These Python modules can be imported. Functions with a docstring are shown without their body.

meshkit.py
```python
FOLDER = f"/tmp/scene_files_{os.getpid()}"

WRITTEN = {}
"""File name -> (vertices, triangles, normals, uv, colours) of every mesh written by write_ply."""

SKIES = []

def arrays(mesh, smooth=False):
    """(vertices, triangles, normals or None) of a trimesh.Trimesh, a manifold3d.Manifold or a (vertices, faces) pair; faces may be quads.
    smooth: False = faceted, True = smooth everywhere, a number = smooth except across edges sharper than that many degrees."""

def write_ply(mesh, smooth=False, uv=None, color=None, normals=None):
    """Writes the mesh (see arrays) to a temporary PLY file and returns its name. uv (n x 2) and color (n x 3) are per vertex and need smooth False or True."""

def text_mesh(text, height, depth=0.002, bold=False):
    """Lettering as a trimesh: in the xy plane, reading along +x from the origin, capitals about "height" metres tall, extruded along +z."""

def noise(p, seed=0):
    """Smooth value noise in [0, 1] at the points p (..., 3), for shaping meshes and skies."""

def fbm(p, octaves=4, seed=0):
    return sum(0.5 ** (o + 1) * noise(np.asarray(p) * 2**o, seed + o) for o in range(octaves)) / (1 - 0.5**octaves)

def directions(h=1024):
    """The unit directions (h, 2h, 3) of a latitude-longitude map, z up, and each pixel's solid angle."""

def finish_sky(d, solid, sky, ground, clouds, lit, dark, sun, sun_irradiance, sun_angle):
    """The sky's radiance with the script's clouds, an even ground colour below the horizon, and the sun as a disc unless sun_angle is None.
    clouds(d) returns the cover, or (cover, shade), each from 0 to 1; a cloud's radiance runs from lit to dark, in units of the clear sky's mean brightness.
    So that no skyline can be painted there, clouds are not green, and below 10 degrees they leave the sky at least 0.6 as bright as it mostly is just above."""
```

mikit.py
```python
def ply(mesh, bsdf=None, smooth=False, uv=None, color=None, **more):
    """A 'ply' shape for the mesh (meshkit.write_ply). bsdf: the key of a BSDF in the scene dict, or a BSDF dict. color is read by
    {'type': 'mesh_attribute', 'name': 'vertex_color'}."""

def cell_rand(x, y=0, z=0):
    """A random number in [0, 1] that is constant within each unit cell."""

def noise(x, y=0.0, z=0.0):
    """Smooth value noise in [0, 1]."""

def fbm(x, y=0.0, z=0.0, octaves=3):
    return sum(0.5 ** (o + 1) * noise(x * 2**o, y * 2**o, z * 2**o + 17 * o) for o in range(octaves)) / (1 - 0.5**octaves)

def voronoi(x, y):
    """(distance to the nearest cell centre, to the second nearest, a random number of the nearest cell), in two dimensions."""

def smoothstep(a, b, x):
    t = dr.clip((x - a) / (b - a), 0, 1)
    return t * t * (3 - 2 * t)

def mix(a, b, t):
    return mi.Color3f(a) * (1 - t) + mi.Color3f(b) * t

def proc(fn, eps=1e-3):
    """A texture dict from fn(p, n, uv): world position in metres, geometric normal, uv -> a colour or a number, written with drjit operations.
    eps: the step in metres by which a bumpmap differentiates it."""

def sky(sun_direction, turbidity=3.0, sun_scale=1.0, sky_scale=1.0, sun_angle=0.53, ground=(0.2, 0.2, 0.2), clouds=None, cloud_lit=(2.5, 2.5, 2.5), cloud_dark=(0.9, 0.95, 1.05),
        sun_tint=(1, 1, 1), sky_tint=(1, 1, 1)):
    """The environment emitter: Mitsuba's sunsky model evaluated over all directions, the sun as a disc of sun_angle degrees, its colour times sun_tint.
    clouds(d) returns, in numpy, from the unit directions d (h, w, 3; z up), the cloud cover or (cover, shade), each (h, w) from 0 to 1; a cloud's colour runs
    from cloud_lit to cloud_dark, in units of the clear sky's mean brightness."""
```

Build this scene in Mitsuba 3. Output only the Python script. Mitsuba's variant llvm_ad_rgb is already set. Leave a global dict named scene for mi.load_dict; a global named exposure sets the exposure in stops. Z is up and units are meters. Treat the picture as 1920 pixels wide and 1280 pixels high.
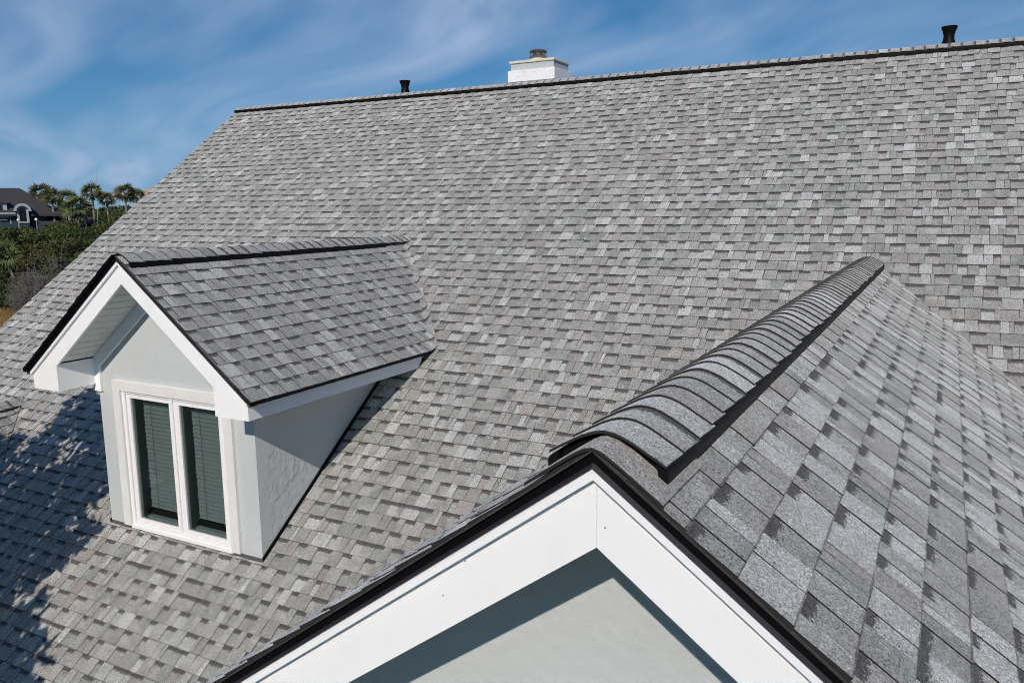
import math, random
import numpy as np, trimesh, mitsuba as mi, drjit as dr, mikit, meshkit
from mikit import noise, fbm, smoothstep, mix, cell_rand, proc
from shapely.geometry import Polygon, box as sbox, Point
from shapely import affinity

T = mi.ScalarTransform4f
scene, labels = {'type': 'scene'}, {}
rng = np.random.default_rng(7)

# ------------------------------------------------------------------ camera, sky, exposure
FOCAL, IMW, IMH = 1521.04, 1920.0, 1280.0
RIGHT = np.array([0.88185156, 0.47140878, -0.01056336])
UP = np.array([-0.06886498, 0.15092143, 0.98614418])
FWD = np.array([-0.46647126, 0.86890534, -0.16555385])
scene['camera'] = {'type': 'perspective', 'fov': math.degrees(2 * math.atan(IMW / 2 / FOCAL)), 'fov_axis': 'x',
                   'near_clip': 0.05, 'far_clip': 20000.0,
                   'to_world': T().look_at(origin=[0, 0, 0], target=FWD.tolist(), up=UP.tolist())}
exposure = 1.13
SUN = np.array([0.285, -1.0, 0.67])


def cirrus(d):
    z = np.maximum(d[..., 2], 0.02)
    az = np.arctan2(d[..., 0], d[..., 1])
    el = np.arcsin(np.clip(d[..., 2], -1, 1))
    p = np.stack([d[..., 0] / (z + 0.12), d[..., 1] / (z + 0.12), 0 * z], -1)
    c, s = math.cos(0.5), math.sin(0.5)
    q = np.stack([p[..., 0] * c - p[..., 1] * s, p[..., 0] * s + p[..., 1] * c, 0 * z], -1)
    w = meshkit.fbm(q * [0.7, 0.7, 1] + 3.1, 3, 5)
    q2 = q + (w[..., None] - 0.5) * 0.8
    streak = meshkit.fbm(q2 * [0.55, 2.3, 1] + [4.2, 1.7, 0], 5, 11)
    broad = meshkit.fbm(q2 * [0.45, 0.65, 1] + [9.0, 2.0, 0], 4, 23)
    wisps = meshkit.fbm(q2 * [1.6, 7.0, 1], 4, 31)
    cover = np.clip((0.75 * streak + 0.50 * broad - 0.55) * 2.6, 0, 1) * (0.15 + 1.5 * wisps)
    low = np.clip(1 - el / 0.22, 0, 1)
    return np.clip(0.66 * cover + 0.34 * low ** 1.3, 0, 0.7), 0.1 + 0 * z


scene['sky'] = mikit.sky(SUN.tolist(), turbidity=2.4, clouds=cirrus, cloud_lit=(3.3, 4.1, 5.7), cloud_dark=(2.2, 2.9, 4.2),
                         sun_tint=(0.95, 1.06, 1.38), sun_scale=1.17, sky_tint=(0.26, 0.73, 1.10), ground=(0.10, 0.11, 0.08))

# ------------------------------------------------------------------ helpers


def at(px, py, dist):
    """World point seen at a pixel of the 1920 x 1280 photograph, at a horizontal distance in metres."""
    q = FWD + (px - IMW / 2) / FOCAL * RIGHT - (py - IMH / 2) / FOCAL * UP
    return q * dist / np.hypot(q[0], q[1])


counts = {}


def numbered(key):
    n = counts.get(key, 0)
    counts[key] = n + 1
    return key if n == 0 else f'{key}_{n:03d}'


def obj(name, mesh, mat, parent=None, smooth=False, uv=None, label=None, kind=None, cat=None, group=None):
    key = numbered((parent + '__' if parent else '') + name)
    scene[key] = mikit.ply(mesh, mat, smooth=smooth, uv=uv)
    tag(key, label, cat, group, kind)
    return key


def tag(key, label=None, cat=None, group=None, kind=None):
    d = {k: v for k, v in dict(label=label, category=cat, group=group, kind=kind).items() if v}
    if d:
        labels.setdefault(key, {}).update(d)


def thing(name, label, cat, group=None):
    key = numbered(name)
    tag(key, label, cat, group)
    return key


def bx(x0, x1, y0, y1, z0, z1):
    m = trimesh.creation.box([abs(x1 - x0), abs(y1 - y0), abs(z1 - z0)])
    m.apply_translation([(x0 + x1) / 2, (y0 + y1) / 2, (z0 + z1) / 2])
    return m


def cbx(x0, x1, y0, y1, z0, z1, c=0.004):
    """A box with chamfered edges."""
    import manifold3d as m3
    b = [np.array([[sx, sy, sz] for sx in (x0 + a, x1 - a) for sy in (y0 + b_, y1 - b_) for sz in (z0 + c_, z1 - c_)])
         for a, b_, c_ in ((0, c, c), (c, 0, c), (c, c, 0))]
    h = m3.Manifold.hull_points(np.vstack(b)).to_mesh()
    return trimesh.Trimesh(h.vert_properties[:, :3], h.tri_verts, process=False)


def prism_y(poly, y0, y1):
    """A polygon given in (x, z), pushed along y."""
    m = trimesh.creation.extrude_polygon(poly if isinstance(poly, Polygon) else Polygon(poly), abs(y1 - y0), engine='earcut')
    v = m.vertices.copy()
    m.vertices = np.stack([v[:, 0], v[:, 2] + min(y0, y1), v[:, 1]], 1)
    m.invert()
    return m


def prism_x(poly, x0, x1):
    """A polygon given in (y, z), pushed along x."""
    m = trimesh.creation.extrude_polygon(Polygon(poly), abs(x1 - x0), engine='earcut')
    v = m.vertices.copy()
    m.vertices = np.stack([v[:, 2] + min(x0, x1), v[:, 0], v[:, 1]], 1)
    return m


def lathe(profile, n=32, centre=(0, 0, 0)):
    m = trimesh.creation.revolve(np.array(profile, float), sections=n)
    m.apply_translation(centre)
    return m


def cat(ms):
    return trimesh.util.concatenate(ms)


# ------------------------------------------------------------------ materials
def principled(color, rough=0.6, spec=0.4, **kw):
    c = color if isinstance(color, dict) else {'type': 'rgb', 'value': list(color)}
    return {'type': 'twosided', 'bsdf': {'type': 'principled', 'base_color': c, 'roughness': rough, 'specular': spec, **kw}}


TONES = [(0.297, 0.305, 0.291), (0.385, 0.398, 0.386), (0.292, 0.284, 0.270), (0.255, 0.272, 0.257)]


def shingle_color(p, n, uv):
    u, v = uv.x, uv.y
    flag = u > 9.5
    u = dr.select(flag, u - 10.0, u)
    k = dr.floor(u)
    f = u - k
    c = mi.Color3f(TONES[0])
    for i in (1, 2, 3):
        c = dr.select(dr.abs(k - i) < 0.5, mi.Color3f(TONES[i]), c)
    blotch = noise(p.x * 13.0, p.y * 13.0, p.z * 13.0)
    c = c * (0.84 + 0.30 * f)
    warm = smoothstep(0.45, 0.9, noise(p.x * 9.0 + 40.0, p.y * 9.0, p.z * 9.0)) * 0.45
    c = dr.lerp(c, mi.Color3f(0.298, 0.283, 0.267), mi.Color3f(warm * dr.select(dr.abs(k - 1) < 0.5, 0.25, 1.0)))
    drop = smoothstep(0.60, 0.78, noise(p.x * 15.0 + 11.0, p.y * 15.0, p.z * 15.0)) * dr.select(dr.abs(k - 1) < 0.5, 0.0, 0.42)
    c = dr.lerp(c, mi.Color3f(0.395, 0.408, 0.396), mi.Color3f(drop))
    c = c * (0.90 + 0.2 * blotch) * (0.93 + 0.14 * fbm(p.x * 0.9 + 3.0, p.y * 0.9, p.z * 0.35, 3))
    g1 = cell_rand(p.x * 290.0, p.y * 290.0, p.z * 290.0)
    g2 = noise(p.x * 150.0, p.y * 150.0, p.z * 150.0)
    g3 = cell_rand(p.x * 230.0 + 77.0, p.y * 230.0, p.z * 230.0)
    grain = 0.44 + 0.60 * g1 + 0.54 * g2
    grain = grain + dr.select(g3 > 0.90, 0.55, 0.0) - dr.select(g3 < 0.14, 0.38, 0.0)
    c = c * dr.maximum(grain, 0.15)
    edge = 0.745 + 0.13 * (g2 - 0.5) + 0.10 * (g3 - 0.5)
    band = dr.select(flag, smoothstep(edge - 0.03, edge + 0.05, v), 0.0)
    c = dr.lerp(c, mi.Color3f(0.074, 0.072, 0.075) * (0.35 + 1.3 * g1), mi.Color3f(band * 0.92))
    butt_shade = 0.55 * smoothstep(0.030, 0.008, v)  # shade painted along the asphalt butt edge to strengthen its shadow line
    dark = dr.maximum(smoothstep(-0.05, -0.16, v), butt_shade)
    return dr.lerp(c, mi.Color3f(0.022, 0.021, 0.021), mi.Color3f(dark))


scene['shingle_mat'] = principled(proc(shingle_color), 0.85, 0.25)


def stucco_height(p, n, uv):
    return 0.0075 * smoothstep(0.46, 0.60, fbm(p.x * 20.0, p.y * 20.0, p.z * 12.0, 4)) * noise(p.x * 5.0, p.y * 5.0, p.z * 5.0) + 0.0022 * fbm(p.x * 26.0, p.y * 26.0, p.z * 26.0, 4) + 0.0012 * smoothstep(0.55, 0.75, noise(p.x * 55.0 + 9, p.y * 55.0, p.z * 40.0))


def stucco_color(p, n, uv):
    w = fbm(p.x * 1.7, p.y * 1.7, p.z * 1.7, 4)
    g = noise(p.x * 90.0, p.y * 90.0, p.z * 90.0)
    return mi.Color3f(0.502, 0.540, 0.550) * (0.90 + 0.14 * w + 0.06 * g)


def fine_height(p, n, uv):
    return 0.0026 * fbm(p.x * 34.0, p.y * 34.0, p.z * 34.0, 4)


scene['stucco_fine'] = {'type': 'bumpmap', 'arbitrary': proc(fine_height, 2e-3), 'scale': 1.0,
                        'bsdf': {'type': 'twosided', 'bsdf': {'type': 'principled', 'base_color': proc(stucco_color), 'roughness': 0.9, 'specular': 0.2}}}
scene['stucco'] = {'type': 'bumpmap', 'arbitrary': proc(stucco_height, 2e-3), 'scale': 1.0,
                   'bsdf': {'type': 'twosided', 'bsdf': {'type': 'principled', 'base_color': proc(stucco_color), 'roughness': 0.9, 'specular': 0.2}}}


def white_color(p, n, uv):
    w = fbm(p.x * 3.1, p.y * 3.1, p.z * 3.1, 4)
    s = smoothstep(0.62, 0.8, fbm(p.x * 8.0, p.y * 8.0, p.z * 2.2 + 5, 3))
    return mi.Color3f(0.855, 0.875, 0.885) * (0.955 + 0.06 * w) * (1 - 0.05 * s)


scene['white_paint'] = principled(proc(white_color), 0.45, 0.45)


scene['chimney_white'] = {'type': 'diffuse', 'reflectance': proc(white_color)}
scene['chimney_grey'] = {'type': 'diffuse', 'reflectance': proc(stucco_color)}


def trim_color(p, n, uv):
    w = fbm(p.x * 4.0, p.y * 4.0, p.z * 4.0, 4)
    return mi.Color3f(0.70, 0.71, 0.70) * (0.94 + 0.09 * w)


scene['trim_paint'] = principled(proc(trim_color), 0.75, 0.3)
scene['vinyl'] = principled((0.80, 0.81, 0.82), 0.35, 0.5)
scene['soffit_paint'] = principled((0.60, 0.63, 0.60), 0.6, 0.4)


def black_color(p, n, uv):
    w = fbm(p.x * 11.0, p.y * 11.0, p.z * 11.0, 3)
    return mi.Color3f(0.0045, 0.0045, 0.0055) * (0.7 + 0.7 * w)


scene['black_metal'] = principled(proc(black_color), 0.38, 0.06)
scene['black_plastic'] = principled(proc(black_color), 0.5, 0.12)
scene['grey_metal'] = principled((0.09, 0.09, 0.10), 0.6, 0.4)
scene['lip_highlight'] = principled((0.022, 0.022, 0.026), 0.45, 0.2)  # lighter than the black drip edge: painted highlight on its flared lip
scene['felt'] = principled((0.03, 0.03, 0.03), 0.9, 0.2)
scene['steel'] = principled((0.42, 0.34, 0.29), 0.3, 0.5, metallic=0.9)
scene['pale_steel'] = principled((0.62, 0.60, 0.52), 0.55, 0.5)
scene['glass'] = {'type': 'thindielectric', 'int_ior': 1.52, 'specular_transmittance': {'type': 'rgb', 'value': [0.38, 0.44, 0.445]},
                  'specular_reflectance': {'type': 'rgb', 'value': [0.85, 0.95, 0.92]}}
scene['blind'] = principled((0.66, 0.69, 0.67), 0.6, 0.3)
scene['interior'] = principled((0.48, 0.52, 0.52), 0.8, 0.2)
scene['dark_interior'] = principled((0.05, 0.05, 0.05), 0.8, 0.2)

# ------------------------------------------------------------------ house geometry
EXP = 0.143                                            # shingle exposure
YR, ZR, M = 11.983, 1.9287, 0.7274                     # main ridge and slope
XL, XR, YEAVE = -12.43, 4.6, 2.72
XD, YD, ZD, MD, WD = -6.3145, 4.567, -0.3817, 0.7674, 1.480   # dormer
XG, YG, ZG, MG, WG = -0.6741, 1.631, -0.5293, 0.7367, 2.30    # front gable
YW = 5.011
XS, ZS = -10.46, -2.40                                 # small roof left of the dormer

house = thing('house', 'large stucco house with grey shingle roof, dormer and front gable filling the view', 'house')
plane_y = lambda z: YR + (z - ZR) / M
plane_z = lambda y: ZR + (y - YR) * M


def in_view(P):
    z = P @ FWD
    if z < 0.2:
        return None
    return np.array([IMW / 2 + FOCAL * (P @ RIGHT) / z, IMH / 2 - FOCAL * (P @ UP) / z])


GABLE_SIL = Polygon([(380, 1290), (1020, 850), (1109, 812), (1620, 480), (1930, 735), (1930, 1290)])
DORMER_SIL = Polygon([(60, 690), (215, 470), (762, 440), (820, 655), (700, 730), (490, 1050), (200, 970), (180, 735), (66, 730)])
FRAME = sbox(0, 0, IMW, IMH)


def seen_area(P, hidden):
    pts = [in_view(q) for q in P]
    if any(q is None for q in pts):
        return 0.0
    poly = Polygon(pts)
    if not poly.is_valid:
        return 0.0
    poly = poly.intersection(FRAME)
    for h in hidden:
        poly = poly.difference(h)
    return poly.area


class Slope:
    """A roof slope: O at the eave, U along the courses, S up the slope, N outwards."""

    def __init__(self, O, U, S):
        self.O, self.U, self.S = np.array(O, float), np.array(U, float), np.array(S, float) / np.linalg.norm(S)
        self.N = np.cross(self.U, self.S)
        if self.N[2] < 0:
            self.N = -self.N

    def p(self, u, s, h=0.0):
        u, s, h = np.broadcast_arrays(np.asarray(u, float), np.asarray(s, float), np.asarray(h, float))
        return self.O + u[..., None] * self.U + s[..., None] * self.S + h[..., None] * self.N


def course_pieces(umin, umax, s0, k, r, pale=0.0):
    """Tabs of one course: (u0, u1, tone, tooth, gap)."""
    out, u = [], umin - r.uniform(0, 0.25)
    tooth = r.random() < 0.5
    strip = r.uniform(0, 1.0)
    while u < umax:
        w = (r.choice([0.075, 0.10, 0.125, 0.15, 0.175], p=[.15, .25, .28, .20, .12]) if tooth else r.choice([0.055, 0.078, 0.10, 0.125, 0.15], p=[.15, .25, .30, .20, .10])) * r.uniform(0.92, 1.08)
        q = r.random()
        if tooth:
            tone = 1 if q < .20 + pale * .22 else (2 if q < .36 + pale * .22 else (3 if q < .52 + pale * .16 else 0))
        else:
            tone = 1 if q < .20 else (2 if q < .42 else (3 if q < .68 else 0))
        strip += w
        gap = strip > 1.0
        if gap:
            strip = 0.0
        if tooth and w > 0.095 and r.random() < 0.42:       # a colour drop that changes within the tab
            cut = u + w * r.uniform(0.3, 0.7)
            other = [1, 0, 2, 3][r.choice(4, p=[.34, .28, .20, .18])]
            a, b = (tone, other) if r.random() < .5 else (other, tone)
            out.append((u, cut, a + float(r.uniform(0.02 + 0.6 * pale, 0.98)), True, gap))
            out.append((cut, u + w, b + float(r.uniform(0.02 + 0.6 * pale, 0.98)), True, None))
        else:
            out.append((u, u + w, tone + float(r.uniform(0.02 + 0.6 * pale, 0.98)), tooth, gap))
        u += w
        tooth = (not tooth) if (r.random() < 0.84 or not tooth) else tooth
    return out


def slab(slope, poly, hfun, base, s0, exp, tone, band, lift=None):
    """One shingle tab: polygon poly in (u, s), top at height hfun(u, s), walls down to base. Returns (mesh, uv)."""
    c = np.array(poly, float)
    n = len(c)
    area2 = np.sum(c[:, 0] * np.roll(c[:, 1], -1) - np.roll(c[:, 0], -1) * c[:, 1])
    if area2 < 0:
        c = c[::-1]
    if np.dot(np.cross(slope.U, slope.S), slope.N) < 0:
        flip = True
    else:
        flip = False
    h = np.array([hfun(a, b) for a, b in c]) + 0.0045 * (meshkit.noise(np.stack([c[:, 0] * 1.1 + 50, c[:, 1] * 1.3 + 50, 0 * c[:, 0]], 1), 7) - 0.5)
    top = slope.p(c[:, 0], c[:, 1], h)
    bot = slope.p(c[:, 0], c[:, 1], base)
    if lift is not None:
        top, bot = lift(top, 0.0), lift(bot, -0.004)
    v = np.vstack([top, bot, top])
    f = [[0, i, i + 1] for i in range(1, n - 1)]
    for i in range(n):
        j = (i + 1) % n
        f += [[2 * n + i, n + i, n + j], [2 * n + i, n + j, 2 * n + j]]
    f = np.array(f)
    if flip:
        f = f[:, ::-1]
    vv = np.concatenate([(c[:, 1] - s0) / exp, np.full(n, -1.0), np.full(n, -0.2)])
    kk = math.floor(tone)
    f2 = (tone * 7919.0) % 1.0
    tt = (c[:, 0] - c[:, 0].min()) / max(np.ptp(c[:, 0]), 1e-6)
    ff = np.clip((tone - kk) + (f2 - 0.5) * 0.9 * (tt - 0.5), 0.02, 0.98)
    uu = np.tile(kk + ff + (10.0 if band else 0.0), 3)
    return trimesh.Trimesh(v, f, process=False), np.stack([uu, vv], 1)


def lay_shingles(slope, parent, umin, umax, smax, hidden=(), clip=None, cut=None, seed=1, exp=EXP, s_first=0.0, keep=300, lift=None, pale=0.0, top=1e9):
    r = np.random.default_rng(seed)
    pieces = []
    k = 0
    s0 = s_first
    while s0 < smax:
        wob = r.uniform(-0.002, 0.002)
        for (u0, u1, tone, tooth, gap) in course_pieces(umin, umax, s0, k, r, pale):
            a0, a1 = max(u0, umin), min(u1, umax)
            if a1 - a0 < 0.020:
                continue
            g = 0.0 if gap is None else 0.0026 if gap else (0.0014 if r.random() < 0.55 else 0.0003)
            j = r.uniform(-0.0020, 0.0020) + 0.009 * (float(meshkit.noise(np.array([a0 * 0.55 + 90, k * 0.31, 0.0]), 5)) - 0.5)
            sk = r.uniform(-0.005, 0.005, 2) if tooth and gap is not None else (0.0, 0.0)
            if tooth:
                quad = [(a0 + g + sk[0] * 0.4, s0 + wob + j), (a1 - 0.0005 + sk[1] * 0.4, s0 + wob + j + r.uniform(-.0012, .0012)),
                        (a1 - 0.0005 - 0.003, s0 + exp + 0.018), (a0 + g + 0.003, s0 + exp + 0.018)]
                quad[2:] = [(a_, min(b_, top)) for a_, b_ in quad[2:]]
                hb = hb if gap is None else 0.0112 + r.uniform(-.0008, .0018)
                ht = 0.0036
            else:
                quad = [(a0 + g, s0 + wob + j), (a1 - 0.0005, s0 + wob + j), (a1 - 0.0005, s0 + exp + 0.018), (a0 + g, s0 + exp + 0.018)]
                quad[2:] = [(a_, min(b_, top)) for a_, b_ in quad[2:]]
                hb, ht = 0.0078 + r.uniform(-.0004, .0012), 0.0016
            polys = [quad]
            if cut is not None or clip is not None:
                P = Polygon(quad).buffer(0)
                if clip is not None:
                    P = P.intersection(clip)
                if cut is not None:
                    P = P.difference(cut)
                polys = [list(gm.exterior.coords)[:-1] for gm in getattr(P, 'geoms', [P]) if gm.geom_type == 'Polygon' and gm.area > 2e-5]
            for poly in polys:
                if len(poly) > 8:
                    poly = list(Polygon(poly).convex_hull.exterior.coords)[:-1]
                m, uv = slab(slope, poly, lambda a, b: hb + (ht - hb) * (b - s0) / (exp + 0.018), -0.001, s0, exp, tone,
                             (not tooth) or r.random() < 0.05, lift)
                n = len(poly)
                area = seen_area(np.array(m.vertices)[:n], hidden)
                pieces.append((area, m, uv))
        s0 += exp
        k += 1
    order = sorted(range(len(pieces)), key=lambda i: -pieces[i][0])
    single = [i for i in order[:keep] if pieces[i][0] > 40]
    for i in single:
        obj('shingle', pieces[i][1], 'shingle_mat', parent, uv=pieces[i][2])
    rest = [i for i in order if i not in set(single)]
    if rest:
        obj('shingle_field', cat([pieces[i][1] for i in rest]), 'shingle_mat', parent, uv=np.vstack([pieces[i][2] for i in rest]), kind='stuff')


def ridge(parent, A, B, m, seed, cap_exp=0.1375, first_tone=None, vent_from=0.0, vent_to=None, flip_dir=False, keep=300, band_p=0.4):
    """Ridge vent and cap shingles from A to B along a level ridge; m the roof slope on both sides."""
    A, B = np.array(A, float), np.array(B, float)
    L = np.linalg.norm(B - A)
    d = (B - A) / L
    x = np.cross(d, [0, 0, 1.0])                       # sideways
    r = np.random.default_rng(seed)
    W = 0.145

    def lift_at(a):
        t = np.clip((np.abs(a) - 0.085) / 0.06, 0, 1)
        return -m * (np.sqrt(a * a + 0.070 ** 2) - 0.018) + 0.041 + 0.002 * t * t * (3 - 2 * t)

    # vent: one long black body under the caps with an upstand along each edge
    ve = L if vent_to is None else vent_to
    def push(poly, t0, t1):
        pm = trimesh.creation.extrude_polygon(Polygon(poly), t1 - t0, engine='earcut')
        v = np.array(pm.vertices)
        return trimesh.Trimesh(A + v[:, :1] * x + (v[:, 2:] + t0) * d + v[:, 1:2] * np.array([0, 0, 1.0]), pm.faces, process=False)
    xs = np.linspace(0, 0.120, 7)
    right = [(a, lift_at(a) - 0.010) for a in xs] + [(0.126, -m * 0.126 + 0.004)]
    core = right + [(0.0, 0.001)] + [(-a, b) for a, b in right[:0:-1]]
    rail = [(0.122, float(lift_at(np.array(0.122))) - 0.004), (0.144, -m * 0.144 + 0.039), (0.148, -m * 0.148 + 0.037), (0.151, -m * 0.151 + 0.031), (0.150, -m * 0.150 + 0.002), (0.130, -m * 0.130 + 0.003)]
    obj('ridge_vent', cat([push(core, vent_from + 0.022, ve - 0.002), push(rail, vent_from, ve), push([(-a, b) for a, b in rail], vent_from, ve)]), 'black_plastic', parent)
    xs = np.concatenate([-np.array([W, .125, .105, .085, .065, .045, .025, .010]), [0], [.010, .025, .045, .065, .085, .105, .125, W]])
    n = len(xs)
    caps = []
    t = vent_from - 0.004
    while t < L - 0.02:
        tone = [0, 0, 2, 3, 1][r.choice(5, p=[.40, .26, .18, .06, .10])] + r.uniform(0.35, 0.98)
        t1 = min(t + cap_exp + 0.02, L + 0.01)
        a = xs * (1 + r.uniform(-0.02, 0.02)) + r.uniform(-0.003, 0.003)
        ww = r.uniform(-0.002, 0.002, n)
        rows = [(t, 0.0095, 0.0), (t + 0.03, 0.0085, 0.25), (t + cap_exp * 0.7, 0.0045, 0.7), (t1, 0.0015, 1.05)]
        P, V = [], []
        P.append(A + a[:, None] * x + (t + ww)[:, None] * d + (lift_at(a) + 0.0015)[:, None] * np.array([0, 0, 1.0])); V.append(np.full(n, -1.0))
        for tt, h, vv in rows:
            P.append(A + a[:, None] * x + (tt + (ww if vv == 0 else np.zeros(n)))[:, None] * d + (lift_at(a) + h)[:, None] * np.array([0, 0, 1.0]))
            V.append(np.full(n, vv))
        v = np.vstack(P)
        f = []
        for i in range(len(P) - 1):
            for j in range(n - 1):
                q = [i * n + j, i * n + j + 1, (i + 1) * n + j + 1, (i + 1) * n + j]
                f += [[q[0], q[1], q[2]], [q[0], q[2], q[3]]]
        # thin side edges
        base = len(v)
        for col in (0, n - 1):
            e = np.array([P[i][col] for i in range(1, len(P))])
            lo = e - [0, 0, 0.008]
            b = len(v)
            v = np.vstack([v, e, lo])
            V.append(np.full(len(e), 0.2)); V.append(np.full(len(e), -1.0))
            k = len(e)
            for i in range(k - 1):
                f += [[b + i, b + i + 1, b + k + i + 1], [b + i, b + k + i + 1, b + k + i]]
        mesh = trimesh.Trimesh(v, np.array(f), process=False)
        uv = np.stack([np.full(len(v), tone + (10 if r.random() < band_p else 0)), np.concatenate(V)], 1)
        caps.append((mesh, uv))
        t += cap_exp
    for mesh, uv in caps[:keep]:
        obj('ridge_cap', mesh, 'shingle_mat', parent, uv=uv)


def rake(parent, xc, yf, za, m, w, zbot=None, inner=None, box_top=None, drip_to=None, cut_w=None):
    """Black drip edge, crown strip and white fascia boards of a gable end facing -y; yf the fascia's face, za the roof's apex."""
    cw = cut_w or w
    for s in (1, -1):
        q = lambda a, b: (xc + s * a, za + b)
        band = lambda lo, hi, x1: [q(0, -hi), q(x1, -hi - m * x1), q(x1, -lo - m * x1), q(0, -lo)]
        obj('drip_edge', cat([prism_y(band(0.052, 0.0195, w), yf - 0.024, yf + 0.05)]), 'black_metal', parent)
        # flared lower lip of the drip edge
        lip = []
        for (x_, f_) in ((0.0, 0), (w, 0)):
            lip.append([[xc + s * x_, yf - 0.0245, za - m * x_ - 0.045], [xc + s * x_, yf - 0.033, za - m * x_ - 0.056], [xc + s * x_, yf - 0.029, za - m * x_ - 0.0575], [xc + s * x_, yf - 0.02, za - m * x_ - 0.052]])
        v = np.array(lip).reshape(-1, 3)
        f = [[0, 1, 5], [0, 5, 4], [1, 2, 6], [1, 6, 5], [2, 3, 7], [2, 7, 6], [3, 0, 4], [3, 4, 7], [0, 2, 1], [0, 3, 2], [4, 5, 6], [4, 6, 7]]
        f = np.array(f) if s > 0 else np.array(f)[:, ::-1]
        obj('drip_lip', trimesh.Trimesh(v, f, process=False), 'lip_highlight', parent)
        obj('crown_board', prism_y(band(0.0865, 0.0525, cw + 0.012), yf - 0.024, yf + 0.03), 'white_paint', parent)
        g = 0.0006
        if zbot is None:
            poly = [q(g, -0.087), q(cw, -0.087 - m * cw), q(cw, -0.258 - m * cw), q(g, -0.258)]
        else:
            poly = [q(g, -0.087), q(cw, -0.087 - m * cw), q(cw, zbot - za), q(inner, zbot - za), q(inner, box_top - za), q(g, -0.258)]
        obj('fascia', prism_y(poly, yf, yf + 0.026), 'white_paint', parent)


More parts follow.
